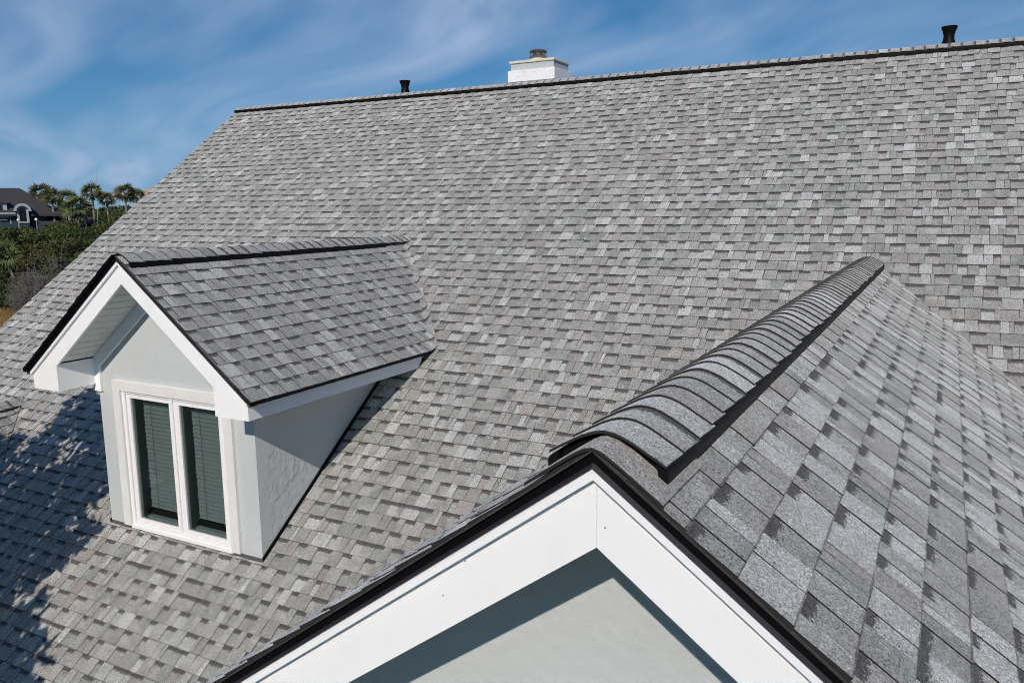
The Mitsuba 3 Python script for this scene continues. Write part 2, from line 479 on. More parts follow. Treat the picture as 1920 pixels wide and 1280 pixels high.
def rake_shingle_edge(parent, xc, y0, za, m, w, seed):
    """The stacked shingle edges and starter strips that show along a rake."""
    r = np.random.default_rng(seed)
    for s in (1, -1):
        ms, uvs = [], []
        for lay, (h0, h1, yo) in enumerate(((-0.0190, -0.0132, -0.001),)):
            t = 0.0
            while t < w:
                L = r.uniform(0.25, 0.5)
                t1 = min(t + L, w)
                jj = r.uniform(-0.004, 0.004)
                b = prism_y([(xc + s * t, za + h0 - m * t), (xc + s * t1, za + h0 - m * t1 + r.uniform(-.001, .001)), (xc + s * t1, za + h1 - m * t1), (xc + s * t, za + h1 - m * t + r.uniform(-.001, .001))], y0 + yo + jj, y0 + 0.10)
                ms.append(b)
                uvs.append(np.stack([np.full(len(b.vertices), r.choice([0, 2, 3]) + r.uniform(.1, .9)), np.where(np.array(b.vertices)[:, 1] < y0 + .05, -0.14, .3)], 1))
                t = t1
        obj('starter_strip', cat(ms), 'shingle_mat', parent, uv=np.vstack(uvs))


# ---- main roof
ct = 1 / math.hypot(1, M)
SMAX = (YR - YEAVE) / ct
deck = prism_x([(YEAVE, plane_z(YEAVE) - 0.012), (YR, ZR - 0.012), (YR + 7.0, ZR - 0.012 - 7.0 * M), (YR + 7.0, ZR - 0.17 - 7.0 * M), (YR, ZR - 0.20), (YEAVE, plane_z(YEAVE) - 0.17)], XL + 0.02, XR)
main_roof = obj('main_roof', deck, 'felt', house)
dn = 0.012 * ct
main_slope = Slope([0, YEAVE, plane_z(YEAVE) - 0.012], [1, 0, 0], [0, 1, M])
us = lambda x, y: (x, (y - YEAVE) / ct)
# openings: inside the dormer walls and under the gable
holes = Polygon([us(XD - 1.03, YW + 0.06), us(XD + 1.03, YW + 0.06), us(XD + 1.03, 6.6), us(XD, 8.0), us(XD - 1.03, 6.6)])
yv = lambda a: plane_y(ZG - MG * a)
holes = holes.union(Polygon([us(XG - WG + 0.3, 0), us(XG + WG - 0.3, 0), us(XG + WG - 0.3, yv(WG) - 0.1), us(XG, yv(0) - 0.35), us(XG - WG + 0.3, yv(WG) - 0.1)]))
EM = 0.1466
lay_shingles(main_slope, main_roof, XL, XR, SMAX - 0.10, hidden=[GABLE_SIL, DORMER_SIL], cut=holes, seed=3, top=SMAX, exp=EM, s_first=SMAX - 0.300 - EM * int((SMAX - 0.3) / EM + 0.5))
ridge(main_roof, [XL - 0.0, YR, ZR], [XR, YR, ZR], M, 5, cap_exp=0.1365, band_p=0.9)
# back slope, seen only from elsewhere
back = Slope([0, YR + 7.0, ZR - 7.0 * M - 0.012], [1, 0, 0], [0, -1, M])
r_ = np.random.default_rng(9)
bm, buv = [], []
for k in range(int(7.0 / ct / EXP)):
    for (u0, u1, tone, tooth, gap) in course_pieces(XL, XR, 0, k, r_):
        m_, uv_ = slab(back, [(max(u0, XL), k * EXP), (min(u1, XR), k * EXP), (min(u1, XR), (k + 1) * EXP + .018), (max(u0, XL), (k + 1) * EXP + .018)],
                       lambda a, b: (0.0105 if tooth else 0.0066) - 0.05 * (b - k * EXP), -0.001, k * EXP, EXP, tone, not tooth)
        bm.append(m_); buv.append(uv_)
obj('back_shingle_field', cat(bm), 'shingle_mat', main_roof, uv=np.vstack(buv), kind='stuff')
# left rake of the main roof: pale drip edge and white board
rk = []
for (y0, z0, y1, z1) in ((YEAVE, plane_z(YEAVE), YR, ZR), (YR, ZR, YR + 7.0, ZR - 7.0 * M)):
    rk.append(prism_x([(y0, z0 - 0.30), (y1, z1 - 0.30), (y1, z1 - 0.018), (y0, z0 - 0.018)], XL - 0.012, XL + 0.018))
obj('rake_board', cat(rk), 'white_paint', main_roof)

# ---- house walls under the main roof
walls = [bx(XL + 0.45, XR - 0.4, YEAVE + 0.42, YEAVE + 0.62, -9.0, plane_z(YEAVE + 0.42) - 0.2),
         bx(XL + 0.45, XR - 0.4, YR + 6.4, YR + 6.6, -9.0, ZR - 6.6 * M - 0.22)]
for xx in (XL + 0.45, XR - 0.6):
    walls.append(prism_x([(YEAVE + 0.62, -9), (YR + 6.4, -9), (YR + 6.4, ZR - 6.4 * M - 0.22), (YR, ZR - 0.25), (YEAVE + 0.62, plane_z(YEAVE + 0.62) - 0.22)], xx, xx + 0.2))
obj('wall', cat(walls), 'stucco', house)

# ---- front gable
sg = 1 / math.hypot(1, MG)
gable_roof = obj('gable_roof', cat([prism_y([(XG, ZG - 0.013), (XG + s * WG, ZG - 0.013 - MG * WG), (XG + s * WG, ZG - 0.15 - MG * WG), (XG, ZG - 0.15)], YG + 0.058, 8.35) for s in (1, -1)]), 'felt', house)
yvalley = lambda a: plane_y(ZG - 0.012 - MG * a)
for s, nm in ((1, 'right'), (-1, 'left')):
    sl = Slope([XG + s * WG, 0, ZG - 0.012 - MG * WG], [0, 1, 0], [-s * 1.0, 0, MG])
    SM = WG / sg
    clip = Polygon([(0, -0.1), (yvalley(WG) + 0.012, 0), (yvalley(0) + 0.012, SM), (yvalley(0) + .012, SM + .2), (0, SM + 0.2)])

    def over(P, h):
        z = np.maximum(P[:, 2], plane_z(P[:, 1]) + 0.004 + h)
        return np.stack([P[:, 0], P[:, 1], z], 1)
    par = gable_roof
    hid = [] if s > 0 else [FRAME]
    lay_shingles(sl, par, YG, yvalley(0) + 0.02, SM - 0.055, hidden=hid, clip=clip, seed=21 + s, top=SM, lift=over, s_first=SM - 0.262 - 19 * EXP, pale=0.9)  # pale: lighter tab tones paint in sun backscatter on the gable slopes
    # rounded strip of shingle that wraps over the ridge at the rake
ridge(gable_roof, [XG, YG + 0.085, ZG - 0.002], [XG, yvalley(0) + 0.10, ZG - 0.002], MG, 31, cap_exp=0.1355, vent_to=yvalley(0) - 1.62)
xs = np.linspace(-0.17, 0.17, 19)
hz = lambda a: -MG * (np.sqrt(a * a + 0.025 ** 2) - 0.018) - 0.0005
P = [np.stack([XG + xs, np.full(19, y), ZG + hz(xs) + dz], 1) for y, dz in ((YG - 0.006, -0.010), (YG - 0.006, 0), (YG + 0.16, 0.0), (YG + 0.32, -0.004))]
v = np.vstack(P)
f = []
for i in range(3):
    for j in range(18):
        q = [i * 19 + j, i * 19 + j + 1, (i + 1) * 19 + j + 1, (i + 1) * 19 + j]
        f += [[q[0], q[1], q[2]], [q[0], q[2], q[3]]]
obj('ridge_starter', trimesh.Trimesh(v, f, process=False), 'shingle_mat', gable_roof, uv=np.stack([np.full(len(v), 2.8), np.repeat([-1.0, 0.05, .5, .6], 19)], 1))
rake_shingle_edge(gable_roof, XG, YG - 0.002, ZG, MG, WG, 41)
YF = YG + 0.03
rake(gable_roof, XG, YF, ZG, MG, WG)
GW = YF + 0.425
wall_poly = [(XG, ZG - 0.2), (XG + WG - 0.35, ZG - 0.2 - MG * (WG - 0.35)), (XG + WG - 0.35, -9.0), (XG - WG + 0.35, -9.0), (XG - WG + 0.35, ZG - 0.2 - MG * (WG - 0.35))]
gw = prism_y(wall_poly, GW, GW + 0.15)
obj('gable_wall', cat([gw, bx(XG + WG - 0.50, XG + WG - 0.353, GW + 0.15, YEAVE + 0.6, -9, ZG - 0.2 - MG * (WG - 0.35)), bx(XG - WG + 0.353, XG - WG + 0.5, GW + 0.15, YEAVE + 0.6, -9, ZG - 0.2 - MG * (WG - 0.35))]), 'stucco_fine', house,
    label='grey stucco gable wall in the foreground under the white fascia')
for s in (1, -1):
    k = 0
    wdt = 0.105
    while k * wdt < WG - 0.1:
        a0, a1 = k * wdt + 0.002, min((k + 1) * wdt - 0.003, WG - 0.02)
        obj('soffit_plank', prism_y([(XG + s * a0, ZG - 0.235 - MG * a0), (XG + s * a1, ZG - 0.235 - MG * a1), (XG + s * a1, ZG - 0.222 - MG * a1), (XG + s * a0, ZG - 0.222 - MG * a0)], YF + 0.026, GW), 'soffit_paint', gable_roof)
        k += 1
# nail heads in the fascia beside the mitre, and the open seam
for (a, z) in ((0.020, -0.112), (0.021, -0.205), (-0.43, -0.475), (-0.36, -0.365)):
    nh = trimesh.creation.cylinder(0.0019, 0.002, sections=12)
    nh.apply_transform(trimesh.transformations.rotation_matrix(math.pi / 2, [1, 0, 0]))
    nh.apply_translation([XG + a, YF - 0.0006, ZG + z])
    obj('nail_head', nh, 'grey_metal', gable_roof)

# ---- dormer
sd = 1 / math.hypot(1, MD)
ydv = lambda a: plane_y(ZD - 0.012 - MD * a)
dormer_roof = obj('dormer_roof', cat([prism_y([(XD, ZD - 0.013), (XD + s * WD, ZD - 0.013 - MD * WD), (XD + s * WD, ZD - 0.05 - MD * WD), (XD, ZD - 0.05)], YD + 0.058, ydv(WD) + 0.02) for s in (1, -1)] +
                                         [trimesh.Trimesh(np.array([[XD, ydv(WD), ZD - .0131], [XD + s * WD, ydv(WD), ZD - .0131 - MD * WD], [XD, ydv(0), ZD - .0131]]), [[0, 1, 2]] if s > 0 else [[0, 2, 1]], process=False) for s in (1, -1)]), 'felt', house)


def over_d(P, h):
    zm = plane_z(P[:, 1]) + 0.010 + h
    k = 0.012
    d_ = P[:, 2] - zm
    z = np.where(d_ > 0.02, P[:, 2], zm + np.where(d_ < -0.02, 0, (d_ + 0.02) ** 2 / 0.08))
    return np.stack([P[:, 0], P[:, 1], z], 1)


for s in (1, -1):
    sl = Slope([XD + s * WD, 0, ZD - 0.012 - MD * WD], [0, 1, 0], [-s * 1.0, 0, MD])
    SM = WD / sd
    FL = 0.055
    exp_d = (SM - 0.115) / 12.0 if s > 0 else EXP
    # course ends: rounded tips lying a little way up the main roof
    area = Polygon([(0, -0.1), (ydv(WD) - 0.01, -.1), (ydv(WD) + 0.0, 0), (ydv(0) + 0.0, SM), (ydv(0), SM + .2), (0, SM + 0.2)])
    for k in range(-1, 14):
        c0 = -0.012 + k * exp_d
        yb = ydv(WD - (c0 + 0.045) * sd)
        tip = Polygon([(yb - 0.35, c0 - .001), (yb + 0.02, c0 - .001), (yb + FL - 0.015, c0 + 0.020), (yb + FL + 0.035, c0 + 0.075), (yb + FL + 0.09, c0 + exp_d + 0.02), (yb - 0.3, c0 + exp_d + 0.02)])
        area = area.union(tip)
    lay_shingles(sl, dormer_roof, YD, ydv(0) + 0.2, SM - 0.06, hidden=[] if s > 0 else [FRAME], clip=area, seed=51 + s, top=SM, lift=over_d, s_first=-0.012, exp=exp_d, pale=0.45)
ridge(dormer_roof, [XD, YD + 0.03, ZD - 0.002], [XD, ydv(0) + 0.12, ZD - 0.002], MD, 61, cap_exp=0.1375, vent_to=ydv(0) - YD - 0.62)
rake_shingle_edge(dormer_roof, XD, YD - 0.002, ZD, MD, WD, 43)
r_ = np.random.default_rng(44)
ms, t = [], 0.02
while t < WD:                                           # course ends along the left rake, standing a little proud and uneven
    t1 = min(t + 0.113, WD + 0.012)
    h0, h1 = r_.uniform(0.014, 0.020), r_.uniform(0.019, 0.030)
    ms.append(prism_y([(XD - t, ZD - MD * t - 0.014), (XD - t1, ZD - MD * t1 - 0.014), (XD - t1, ZD - MD * t1 + h1), (XD - t, ZD - MD * t + h0)], YD - 0.022 - r_.uniform(0, .006), YD + 0.10))
    t = t1
obj('rake_cap', cat(ms), 'black_metal', dormer_roof)
YFD = YD + 0.03
rake(dormer_roof, XD, YFD, ZD, MD, WD, zbot=ZD - 1.319, inner=1.045, box_top=ZD - 1.072, cut_w=1.424)
# boxed eaves: side fascia, bottom, inner cheek
for s in (1, -1):
    xo, xi = XD + s * 1.4235, XD + s * 1.046
    zt, zb = ZD - 0.06 - MD * 1.4235, ZD - 1.3185
    yb_t, yb_b = plane_y(zt) - 0.10, plane_y(zb) + 0.0
    x0, x1 = sorted((xo, xi))
    e = prism_x([(YFD + 0.0265, zb), (yb_b, zb), (yb_t, zt), (YFD + 0.0265, zt)], x0, x1)
    e = cat([e, bx(*sorted((xi, xi + s * 0.02)), YFD + 0.0266, YW - 0.001, zt, ZD - 0.255 - MD * 1.046)])
    obj('eave_box', e, 'white_paint', dormer_roof)
    obj('eave_drip_edge', prism_x([(YD + 0.0, zt + 0.012), (yb_t + 0.25, zt + 0.012), (yb_t + 0.25, zt + 0.002), (YD + 0.0, zt + 0.002)], *sorted((XD + s * 1.425, XD + s * 1.462))), 'black_metal', dormer_roof)
# sloping soffit planks
for s in (-1, 1):
    k = 0
    wdt = 0.0875
    while k * wdt < 1.03:
        a0, a1 = k * wdt + 0.003, min((k + 1) * wdt - 0.007, 1.044)
        obj('soffit_plank', prism_y([(XD + s * a0, ZD - 0.262 - MD * a0 + 0.02), (XD + s * a1, ZD - 0.262 - MD * a1 + 0.02), (XD + s * a1, ZD - 0.225 - MD * a1), (XD + s * a0, ZD - 0.225 - MD * a0)], YFD + 0.026, YW - 0.028), 'soffit_paint', dormer_roof)
        k += 1
    # frieze board on the wall under the soffit, with its short tail
    q = lambda a, b: (XD + s * a, ZD + b)
    obj('frieze_board', prism_y([q(0, -0.245), q(1.085, -0.245 - MD * 1.085), q(1.085, -1.39), q(0.978, -1.39), q(0.978, -0.385 - MD * 0.978), q(0, -0.385)], YW - 0.03, YW - 0.002), 'white_paint', dormer_roof)
# dormer walls
zw0 = plane_z(YW)
front = [(XD - 1.045, zw0 - 0.1), (XD - 0.695, zw0 - 0.1), (XD - 0.695, ZD - 1.36), (XD + 0.695, ZD - 1.36), (XD + 0.695, zw0 - 0.1), (XD + 1.045, zw0 - 0.1), (XD + 1.045, ZD - 0.25 - MD * 1.045), (XD, ZD - 0.25), (XD - 1.045, ZD - 0.25 - MD * 1.045)]
front = Polygon(front)
dormer_wall = obj('dormer_wall', prism_y(list(front.exterior.coords)[:-1], YW, YW + 0.14), 'stucco_fine', house, label='pale grey stucco front wall of the dormer around the window')
for s in (1, -1):
    ztop = ZD - 1.30
    pts = [(YW + 0.1405, plane_z(YW + 0.14) - 0.15), (plane_y(ztop) + 0.3, ztop + 0.06), (plane_y(ztop) + 0.3, ztop + 0.12), (YW + 0.1405, ztop + 0.12)]
    obj('dormer_side_wall', prism_x(pts, *sorted((XD + s * 1.0449, XD + s * 0.92))), 'stucco', house)
    fl = prism_x([(YW - 0.01, plane_z(YW - 0.01) + 0.0), (plane_y(ZD - 1.32), ZD - 1.32), (plane_y(ZD - 1.32), ZD - 1.32 + 0.036), (YW - 0.01, plane_z(YW - 0.01) + 0.034)], *sorted((XD + s * 1.0452, XD + s * 1.060)))
    obj('flashing', fl, 'black_metal', dormer_wall)
obj('flashing', bx(XD - 1.03, XD + 1.058, YW - 0.014, YW - 0.002, zw0 - 0.05, zw0 + 0.020), 'grey_metal', dormer_wall)
# window
win = house + '__dormer_window'
YT = YW - 0.035
zt, zi, zb = ZD - 1.255, ZD - 1.353, ZD - 2.735
obj('casing', prism_y([(XD - 0.80, zb), (XD - 0.695, zb), (XD - 0.695, zi), (XD + 0.695, zi), (XD + 0.695, zb), (XD + 0.80, zb), (XD + 0.80, zt), (XD - 0.80, zt)], YT, YW - 0.001), 'trim_paint', win)
fr = []
y0, y1 = YW - 0.014, YW + 0.10
fr += [cbx(XD - 0.6945, XD - 0.655, y0, y1, zb + 0.012, zi - 0.001), cbx(XD + 0.655, XD + 0.6945, y0, y1, zb + 0.012, zi - 0.001), cbx(XD - 0.654, XD + 0.654, y0, y1, zi - 0.028, zi - 0.001),
       cbx(XD - 0.654, XD + 0.654, y0, y1, zb + 0.012, zb + 0.045), cbx(XD - 0.014, XD + 0.014, y0, y1, zb + 0.046, zi - 0.029)]
obj('frame', cat(fr), 'vinyl', win)
obj('sill', bx(XD - 0.694, XD + 0.694, YW - 0.030, YW + 0.1, zb - 0.02, zb + 0.011), 'vinyl', win)
for s0, s1 in ((-0.650, -0.0185), (0.0185, 0.650)):
    g0, g1 = s0 + 0.058, s1 - 0.058
    if s0 > 0:
        g0, g1 = 0.089, 0.600
    else:
        g0, g1 = -0.594, -0.046
    zt0, zb0 = zi - 0.033, zb + 0.050
    gt, gb = ZD - 1.422, ZD - 2.648
    ys0, ys1 = YW + 0.002, YW + 0.045
    sash = [prism_y([(XD + s0, zb0), (XD + s0, zt0), (XD + g0, gt), (XD + g0, gb)], ys0, ys1), prism_y([(XD + s1, zb0), (XD + g1, gb), (XD + g1, gt), (XD + s1, zt0)], ys0, ys1),
            prism_y([(XD + s0, zt0), (XD + s1, zt0), (XD + g1, gt), (XD + g0, gt)], ys0, ys1), prism_y([(XD + s0, zb0), (XD + g0, gb), (XD + g1, gb), (XD + s1, zb0)], ys0, ys1)]
    obj('sash', cat(sash), 'vinyl', win)
    pane = trimesh.Trimesh(np.array([[XD + g0 - .01, YW + 0.018, gb - .01], [XD + g1 + .01, YW + 0.018, gb - .01], [XD + g1 + .01, YW + 0.018, gt + .01], [XD + g0 - .01, YW + 0.018, gt + .01]]), [[0, 1, 2], [0, 2, 3]], process=False)
    obj('pane', pane, 'glass', win)
    # blind of horizontal slats, a little way behind the glass
    nsl, bt, bb = 27, gt - 0.055, gb + 0.075
    pitch = (bt - bb) / nsl
    for k in range(nsl):
        zc = bt - (k + 0.5) * pitch
        a = np.linspace(-0.5, 0.5, 5)
        tilt = math.radians(71 + rng.uniform(-2.5, 2.5))
        sag = rng.uniform(-0.0015, 0.0015)
        wv = 0.0345
        prof = np.stack([YW + 0.135 + a * wv * math.cos(tilt) + 0.003 * (1 - 4 * a * a), zc + a * wv * math.sin(tilt)], 1)
        dx = rng.uniform(-0.004, 0.004)
        v = np.vstack([np.stack([np.full(5, XD + g0 + 0.008 + dx), prof[:, 0], prof[:, 1] + sag], 1), np.stack([np.full(5, XD + g1 - 0.008 + dx), prof[:, 0], prof[:, 1] - sag], 1)])
        f = [t for j in range(4) for t in ([j, 5 + j, 6 + j], [j, 6 + j, j + 1])]
        obj('slat', trimesh.Trimesh(v, f, process=False), 'blind', win, smooth=True)
    obj('head_rail', bx(XD + g0 + .004, XD + g1 - .004, YW + 0.115, YW + 0.155, gt - 0.052, gt - 0.012), 'blind', win)
    for cx in (g0 + 0.13, g1 - 0.13):
        obj('blind_cord', bx(XD + cx - .0012, XD + cx + .0012, YW + 0.119, YW + 0.1215, bb, bt), 'grey_metal', win)
room = [bx(XD - 0.03, XD + 0.03, YW + 0.101, YW + 0.22, zb - 0.1, ZD - 1.3), bx(XD - 0.9, XD + 0.9, YW + 0.60, YW + 0.62, zb, ZD - 0.9), bx(XD - 0.90, XD - 0.70, YW + 0.141, YW + 0.60, zb - 0.1, ZD - 1.0), bx(XD + 0.70, XD + 0.90, YW + 0.141, YW + 0.60, zb - 0.1, ZD - 1.0), bx(XD - 0.70, XD + 0.70, YW + 0.142, YW + 0.60, ZD - 1.33, ZD - 1.28)]
obj('reveal', cat(room), 'interior', win)
obj('inner_sill', bx(XD - 0.70, XD + 0.70, YW + 0.101, YW + 0.30, zb + 0.02, zb + 0.075), 'vinyl', win)

# ---- small roof left of the dormer (only the end of its ridge and the foot of its right slope show)
MS, WS, YS = 0.74, 1.55, 3.2
ysv = lambda a: plane_y(ZS - 0.012 - MS * a)
small_roof = obj('small_gable_roof', cat([prism_y([(XS, ZS - 0.013), (XS + s * WS, ZS - 0.013 - MS * WS), (XS + s * WS, ZS - 0.06 - MS * WS), (XS, ZS - 0.06)], YS + 0.058, ysv(WS) + 0.02) for s in (1, -1)]), 'felt', house)
for s in (1, -1):
    ss = 1 / math.hypot(1, MS)
    sl = Slope([XS + s * WS, 0, ZS - 0.012 - MS * WS], [0, 1, 0], [-s * 1.0, 0, MS])
    SM = WS / ss
    area = Polygon([(0, -0.1), (ysv(WS) + 0.04, 0), (ysv(0) + 0.04, SM), (ysv(0), SM + .2), (0, SM + 0.2)])
    lay_shingles(sl, small_roof, YS, ysv(0) + 0.05, SM - 0.06, hidden=[DORMER_SIL] if s > 0 else [FRAME], clip=area, seed=71 + s, top=SM, lift=over_d, s_first=-0.012)
ridge(small_roof, [XS, YS + 0.03, ZS - 0.002], [XS, ysv(0) + 0.08, ZS - 0.002], MS, 73, vent_to=ysv(0) - YS - 0.42)
rake(small_roof, XS, YS + 0.03, ZS, MS, WS)
obj('small_gable_wall', prism_y([(XS - 1.2, ZS - 0.2 - MS * 1.2), (XS, ZS - 0.2), (XS + 1.2, ZS - 0.2 - MS * 1.2), (XS + 1.2, -9), (XS - 1.2, -9)], YS + 0.4, YS + 0.55), 'stucco', house)

# ---- chimney and vent pipes behind the ridge
ch = house + '__chimney'
cx0, cx1, cy0, cy1 = -6.739, -5.940, 12.62, 13.20
obj('shaft', bx(cx0, cx1, cy0, cy1, 0.6, 2.345), 'chimney_grey', ch)
obj('band', cbx(cx0 - 0.045, cx1 + 0.027, cy0 - 0.030, cy1 + 0.06, 2.047, 2.232, 0.003), 'chimney_white', ch)
obj('band', cbx(cx0 - 0.025, cx1 + 0.014, cy0 - 0.012, cy1 + 0.03, 1.75, 2.046, 0.003), 'chimney_white', ch)
obj('crown_slab', cbx(cx0 - 0.02, cx1 + 0.018, cy0 - 0.022, cy1 + 0.02, 2.3455, 2.388, 0.005), 'pale_steel', ch)
fx, fy = -6.37, 12.92
obj('flue', lathe([(0, 0), (0.20, 0), (0.19, 0.03), (0.125, 0.05), (0.118, 0.075), (0, 0.075)], 32, (fx, fy, 2.389)), 'pale_steel', ch, smooth=35)
cap = house + '__chimney__flue_cap'
obj('flue_cap', cat([lathe([(0.112, 0), (0.148, 0.006), (0.152, 0.020), (0.112, 0.044), (0.106, 0.046)], 36, (fx, fy, 2.452)),
                     lathe([(0, -0.004), (0.148, -0.004), (0.152, 0.012), (0.12, 0.034), (0.05, 0.044), (0, 0.046)], 36, (fx, fy, 2.552)),
                     lathe([(0.09, 0.0), (0.09, 0.075)], 24, (fx, fy, 2.478))] +
                    [trimesh.creation.cylinder(0.005, segment=[[fx + 0.138 * math.cos(a), fy + 0.138 * math.sin(a), 2.465], [fx + 0.138 * math.cos(a), fy + 0.138 * math.sin(a), 2.555]], sections=6) for a in np.linspace(0.3, 0.3 + 2 * math.pi, 9)[:-1]]),
    'steel', ch, smooth=30)
for (px, top) in ((-8.562, 2.155), (-0.178, 2.160)):
    prof = [(0.0, -0.6), (0.095, -0.6), (0.092, -0.27), (0.088, -0.225), (0.078, -0.19), (0.066, -0.15), (0.064, -0.10), (0.071, -0.085), (0.074, -0.06), (0.086, -0.035), (0.094, -0.012), (0.096, 0.0), (0.090, 0.002), (0.080, -0.03), (0.06, -0.12), (0, -0.13)]
    if px > -1:
        prof = [(a * 0.98, b) for a, b in prof]
    obj('vent_pipe', lathe(prof, 32, (px, 12.10, top)), 'black_plastic', house, smooth=35,
        label='black flared vent pipe near the left end of the ridge' if px < -1 else 'black flared vent pipe at the upper right corner')

# ------------------------------------------------------------------ ground and background
GZ = -9.0


def ground_color(p, n, uv):
    w = fbm(p.x * 0.06, p.y * 0.06, 0.0, 4)
    f = fbm(p.x * 1.3, p.y * 1.3, 1.0, 4)
    far = smoothstep(50.0, 62.0, dr.sqrt(p.x * p.x + p.y * p.y))
    c = mix((0.20, 0.135, 0.055), (0.075, 0.085, 0.03), smoothstep(0.42, 0.62, w))
    c = dr.lerp(mi.Color3f(0.045, 0.055, 0.030), c, mi.Color3f(far))
    return c * (0.55 + 0.8 * f)


scene['ground_mat'] = {'type': 'twosided', 'bsdf': {'type': 'diffuse', 'reflectance': proc(ground_color)}}
gx = np.concatenate([np.linspace(-4000, -400, 10), np.linspace(-300, 300, 61), np.linspace(400, 4000, 10)])
X, Y = np.meshgrid(gx, gx, indexing='ij')
Zg = GZ + 0.35 * (meshkit.fbm(np.stack([X * 0.03, Y * 0.03, 0 * X], -1), 3, 3) - 0.5) - 0.1
n = len(gx)
idx = np.arange(n * n).reshape(n, n)
gf = np.stack([idx[:-1, :-1], idx[1:, :-1], idx[1:, 1:], idx[:-1, 1:]], -1).reshape(-1, 4)
obj('ground', (np.stack([X, Y, Zg], -1).reshape(-1, 3), gf), 'ground_mat', smooth=True, label='tan and olive marsh ground beyond the house', kind='structure')


def leaf_mat(name, a, b, c=None):
    def fn(p, n, uv):
        t = cell_rand(uv.x * 997.0, uv.y * 131.0, 3.0)
        w = noise(p.x * 0.9, p.y * 0.9, p.z * 0.9)
        col = mix(a, b, dr.clip(0.6 * t + 0.7 * (w - 0.3), 0, 1))
        if c is not None:
            col = dr.lerp(col, mi.Color3f(c), mi.Color3f(smoothstep(0.55, 0.8, noise(p.x * 0.45 + 31.0, p.y * 0.45, p.z * 0.45))))
        return col
    scene[name] = {'type': 'twosided', 'bsdf': {'type': 'principled', 'base_color': proc(fn), 'roughness': 0.65, 'specular': 0.25}}


leaf_mat('leaf_dark', (0.020, 0.036, 0.012), (0.062, 0.085, 0.026))
leaf_mat('leaf_olive', (0.038, 0.054, 0.016), (0.105, 0.120, 0.036), (0.105, 0.088, 0.030))
leaf_mat('leaf_rusty', (0.048, 0.052, 0.022), (0.105, 0.094, 0.042), (0.07, 0.082, 0.028))
leaf_mat('palm_leaf', (0.055, 0.082, 0.034), (0.155, 0.180, 0.075), (0.16, 0.13, 0.055))
leaf_mat('straw', (0.22, 0.14, 0.05), (0.34, 0.22, 0.085))
scene['bark'] = principled((0.11, 0.092, 0.072), 0.9, 0.1)
scene['palm_bark'] = principled((0.23, 0.20, 0.165), 0.9, 0.1)
scene['grey_twig'] = principled((0.17, 0.16, 0.15), 0.9, 0.1)


def leaves(centres, size, r, normals=None):
    """Leaf quads round the given points."""
    n = len(centres)
    a = r.normal(size=(n, 3)); a /= np.linalg.norm(a, axis=1, keepdims=True)
    b = np.cross(a, r.normal(size=(n, 3))); b /= np.linalg.norm(b, axis=1, keepdims=True)
    s = size * r.uniform(0.6, 1.4, (n, 1))
    v = np.stack([centres - a * s, centres + b * s * 0.5, centres + a * s, centres - b * s * 0.5], 1).reshape(-1, 3)
    f = (np.arange(n)[:, None] * 4 + np.array([[0, 1, 2, 3]])).reshape(-1, 4)
    uv = np.repeat(np.stack([r.random(n), r.random(n)], 1), 4, 0)
    return v, f, uv


def tube_path(pts, radii, sides=7):
    pts = np.asarray(pts, float)
    t = np.gradient(pts, axis=0)
    t /= np.linalg.norm(t, axis=1, keepdims=True)
    a = np.cross(t, [0.31, 0.9, 0.28]); a /= np.linalg.norm(a, axis=1, keepdims=True)
    b = np.cross(t, a)
    an = np.arange(sides) * 2 * math.pi / sides
    v = pts[:, None] + np.asarray(radii)[:, None, None] * (np.cos(an)[None, :, None] * a[:, None] + np.sin(an)[None, :, None] * b[:, None])
    f = []
    for i in range(len(pts) - 1):
        for j in range(sides):
            k = (j + 1) % sides
            f += [[i * sides + j, i * sides + k, (i + 1) * sides + k], [i * sides + j, (i + 1) * sides + k, (i + 1) * sides + j]]
    return trimesh.Trimesh(v.reshape(-1, 3), f, process=False)


def broad_tree(name, base, height, radius, mat, r, label, cat_='tree', group=None, n=2600, leaf=0.16, trunk_mat='bark', crown_low=0.25, clumps=16):
    t = thing(name, label, cat_, group)
    base = np.array(base, float)
    tops, limbs = [], []
    th = height * crown_low + 0.3 * height
    main = [base, base + [r.uniform(-.2, .2), r.uniform(-.2, .2), th * 0.5], base + [r.uniform(-.4, .4), r.uniform(-.4, .4), th]]
    limbs.append(tube_path(main, [height * 0.028, height * 0.022, height * 0.016]))
    pts = []
    for i in range(clumps):
        u = r.uniform(0, 2 * math.pi)
        el = r.uniform(-0.25, 1.0)
        rr = radius * math.sqrt(max(0.05, 1 - max(el, 0) ** 2 * 0.75)) * r.uniform(0.35, 0.95)
        c = base + [rr * math.cos(u), rr * math.sin(u), height * (crown_low + (1 - crown_low) * (0.42 + 0.44 * el))]
        limbs.append(tube_path([main[-1], (main[-1] * 0.4 + c * 0.6) + r.uniform(-.2, .2, 3), c], [height * 0.013, height * 0.008, height * 0.003], 5))
        q = r.normal(size=(n // clumps, 3))
        q /= np.linalg.norm(q, axis=1, keepdims=True)
        q *= (r.random((len(q), 1)) ** 0.28)
        sz = radius * r.uniform(0.24, 0.40)
        pts.append(c + q * [sz, sz, sz * 0.80])
    obj('trunk', cat(limbs), trunk_mat, t)
    v, f, uv = leaves(np.vstack(pts), leaf, r)
    obj('crown', (v, f), mat, t, uv=uv)
    return t


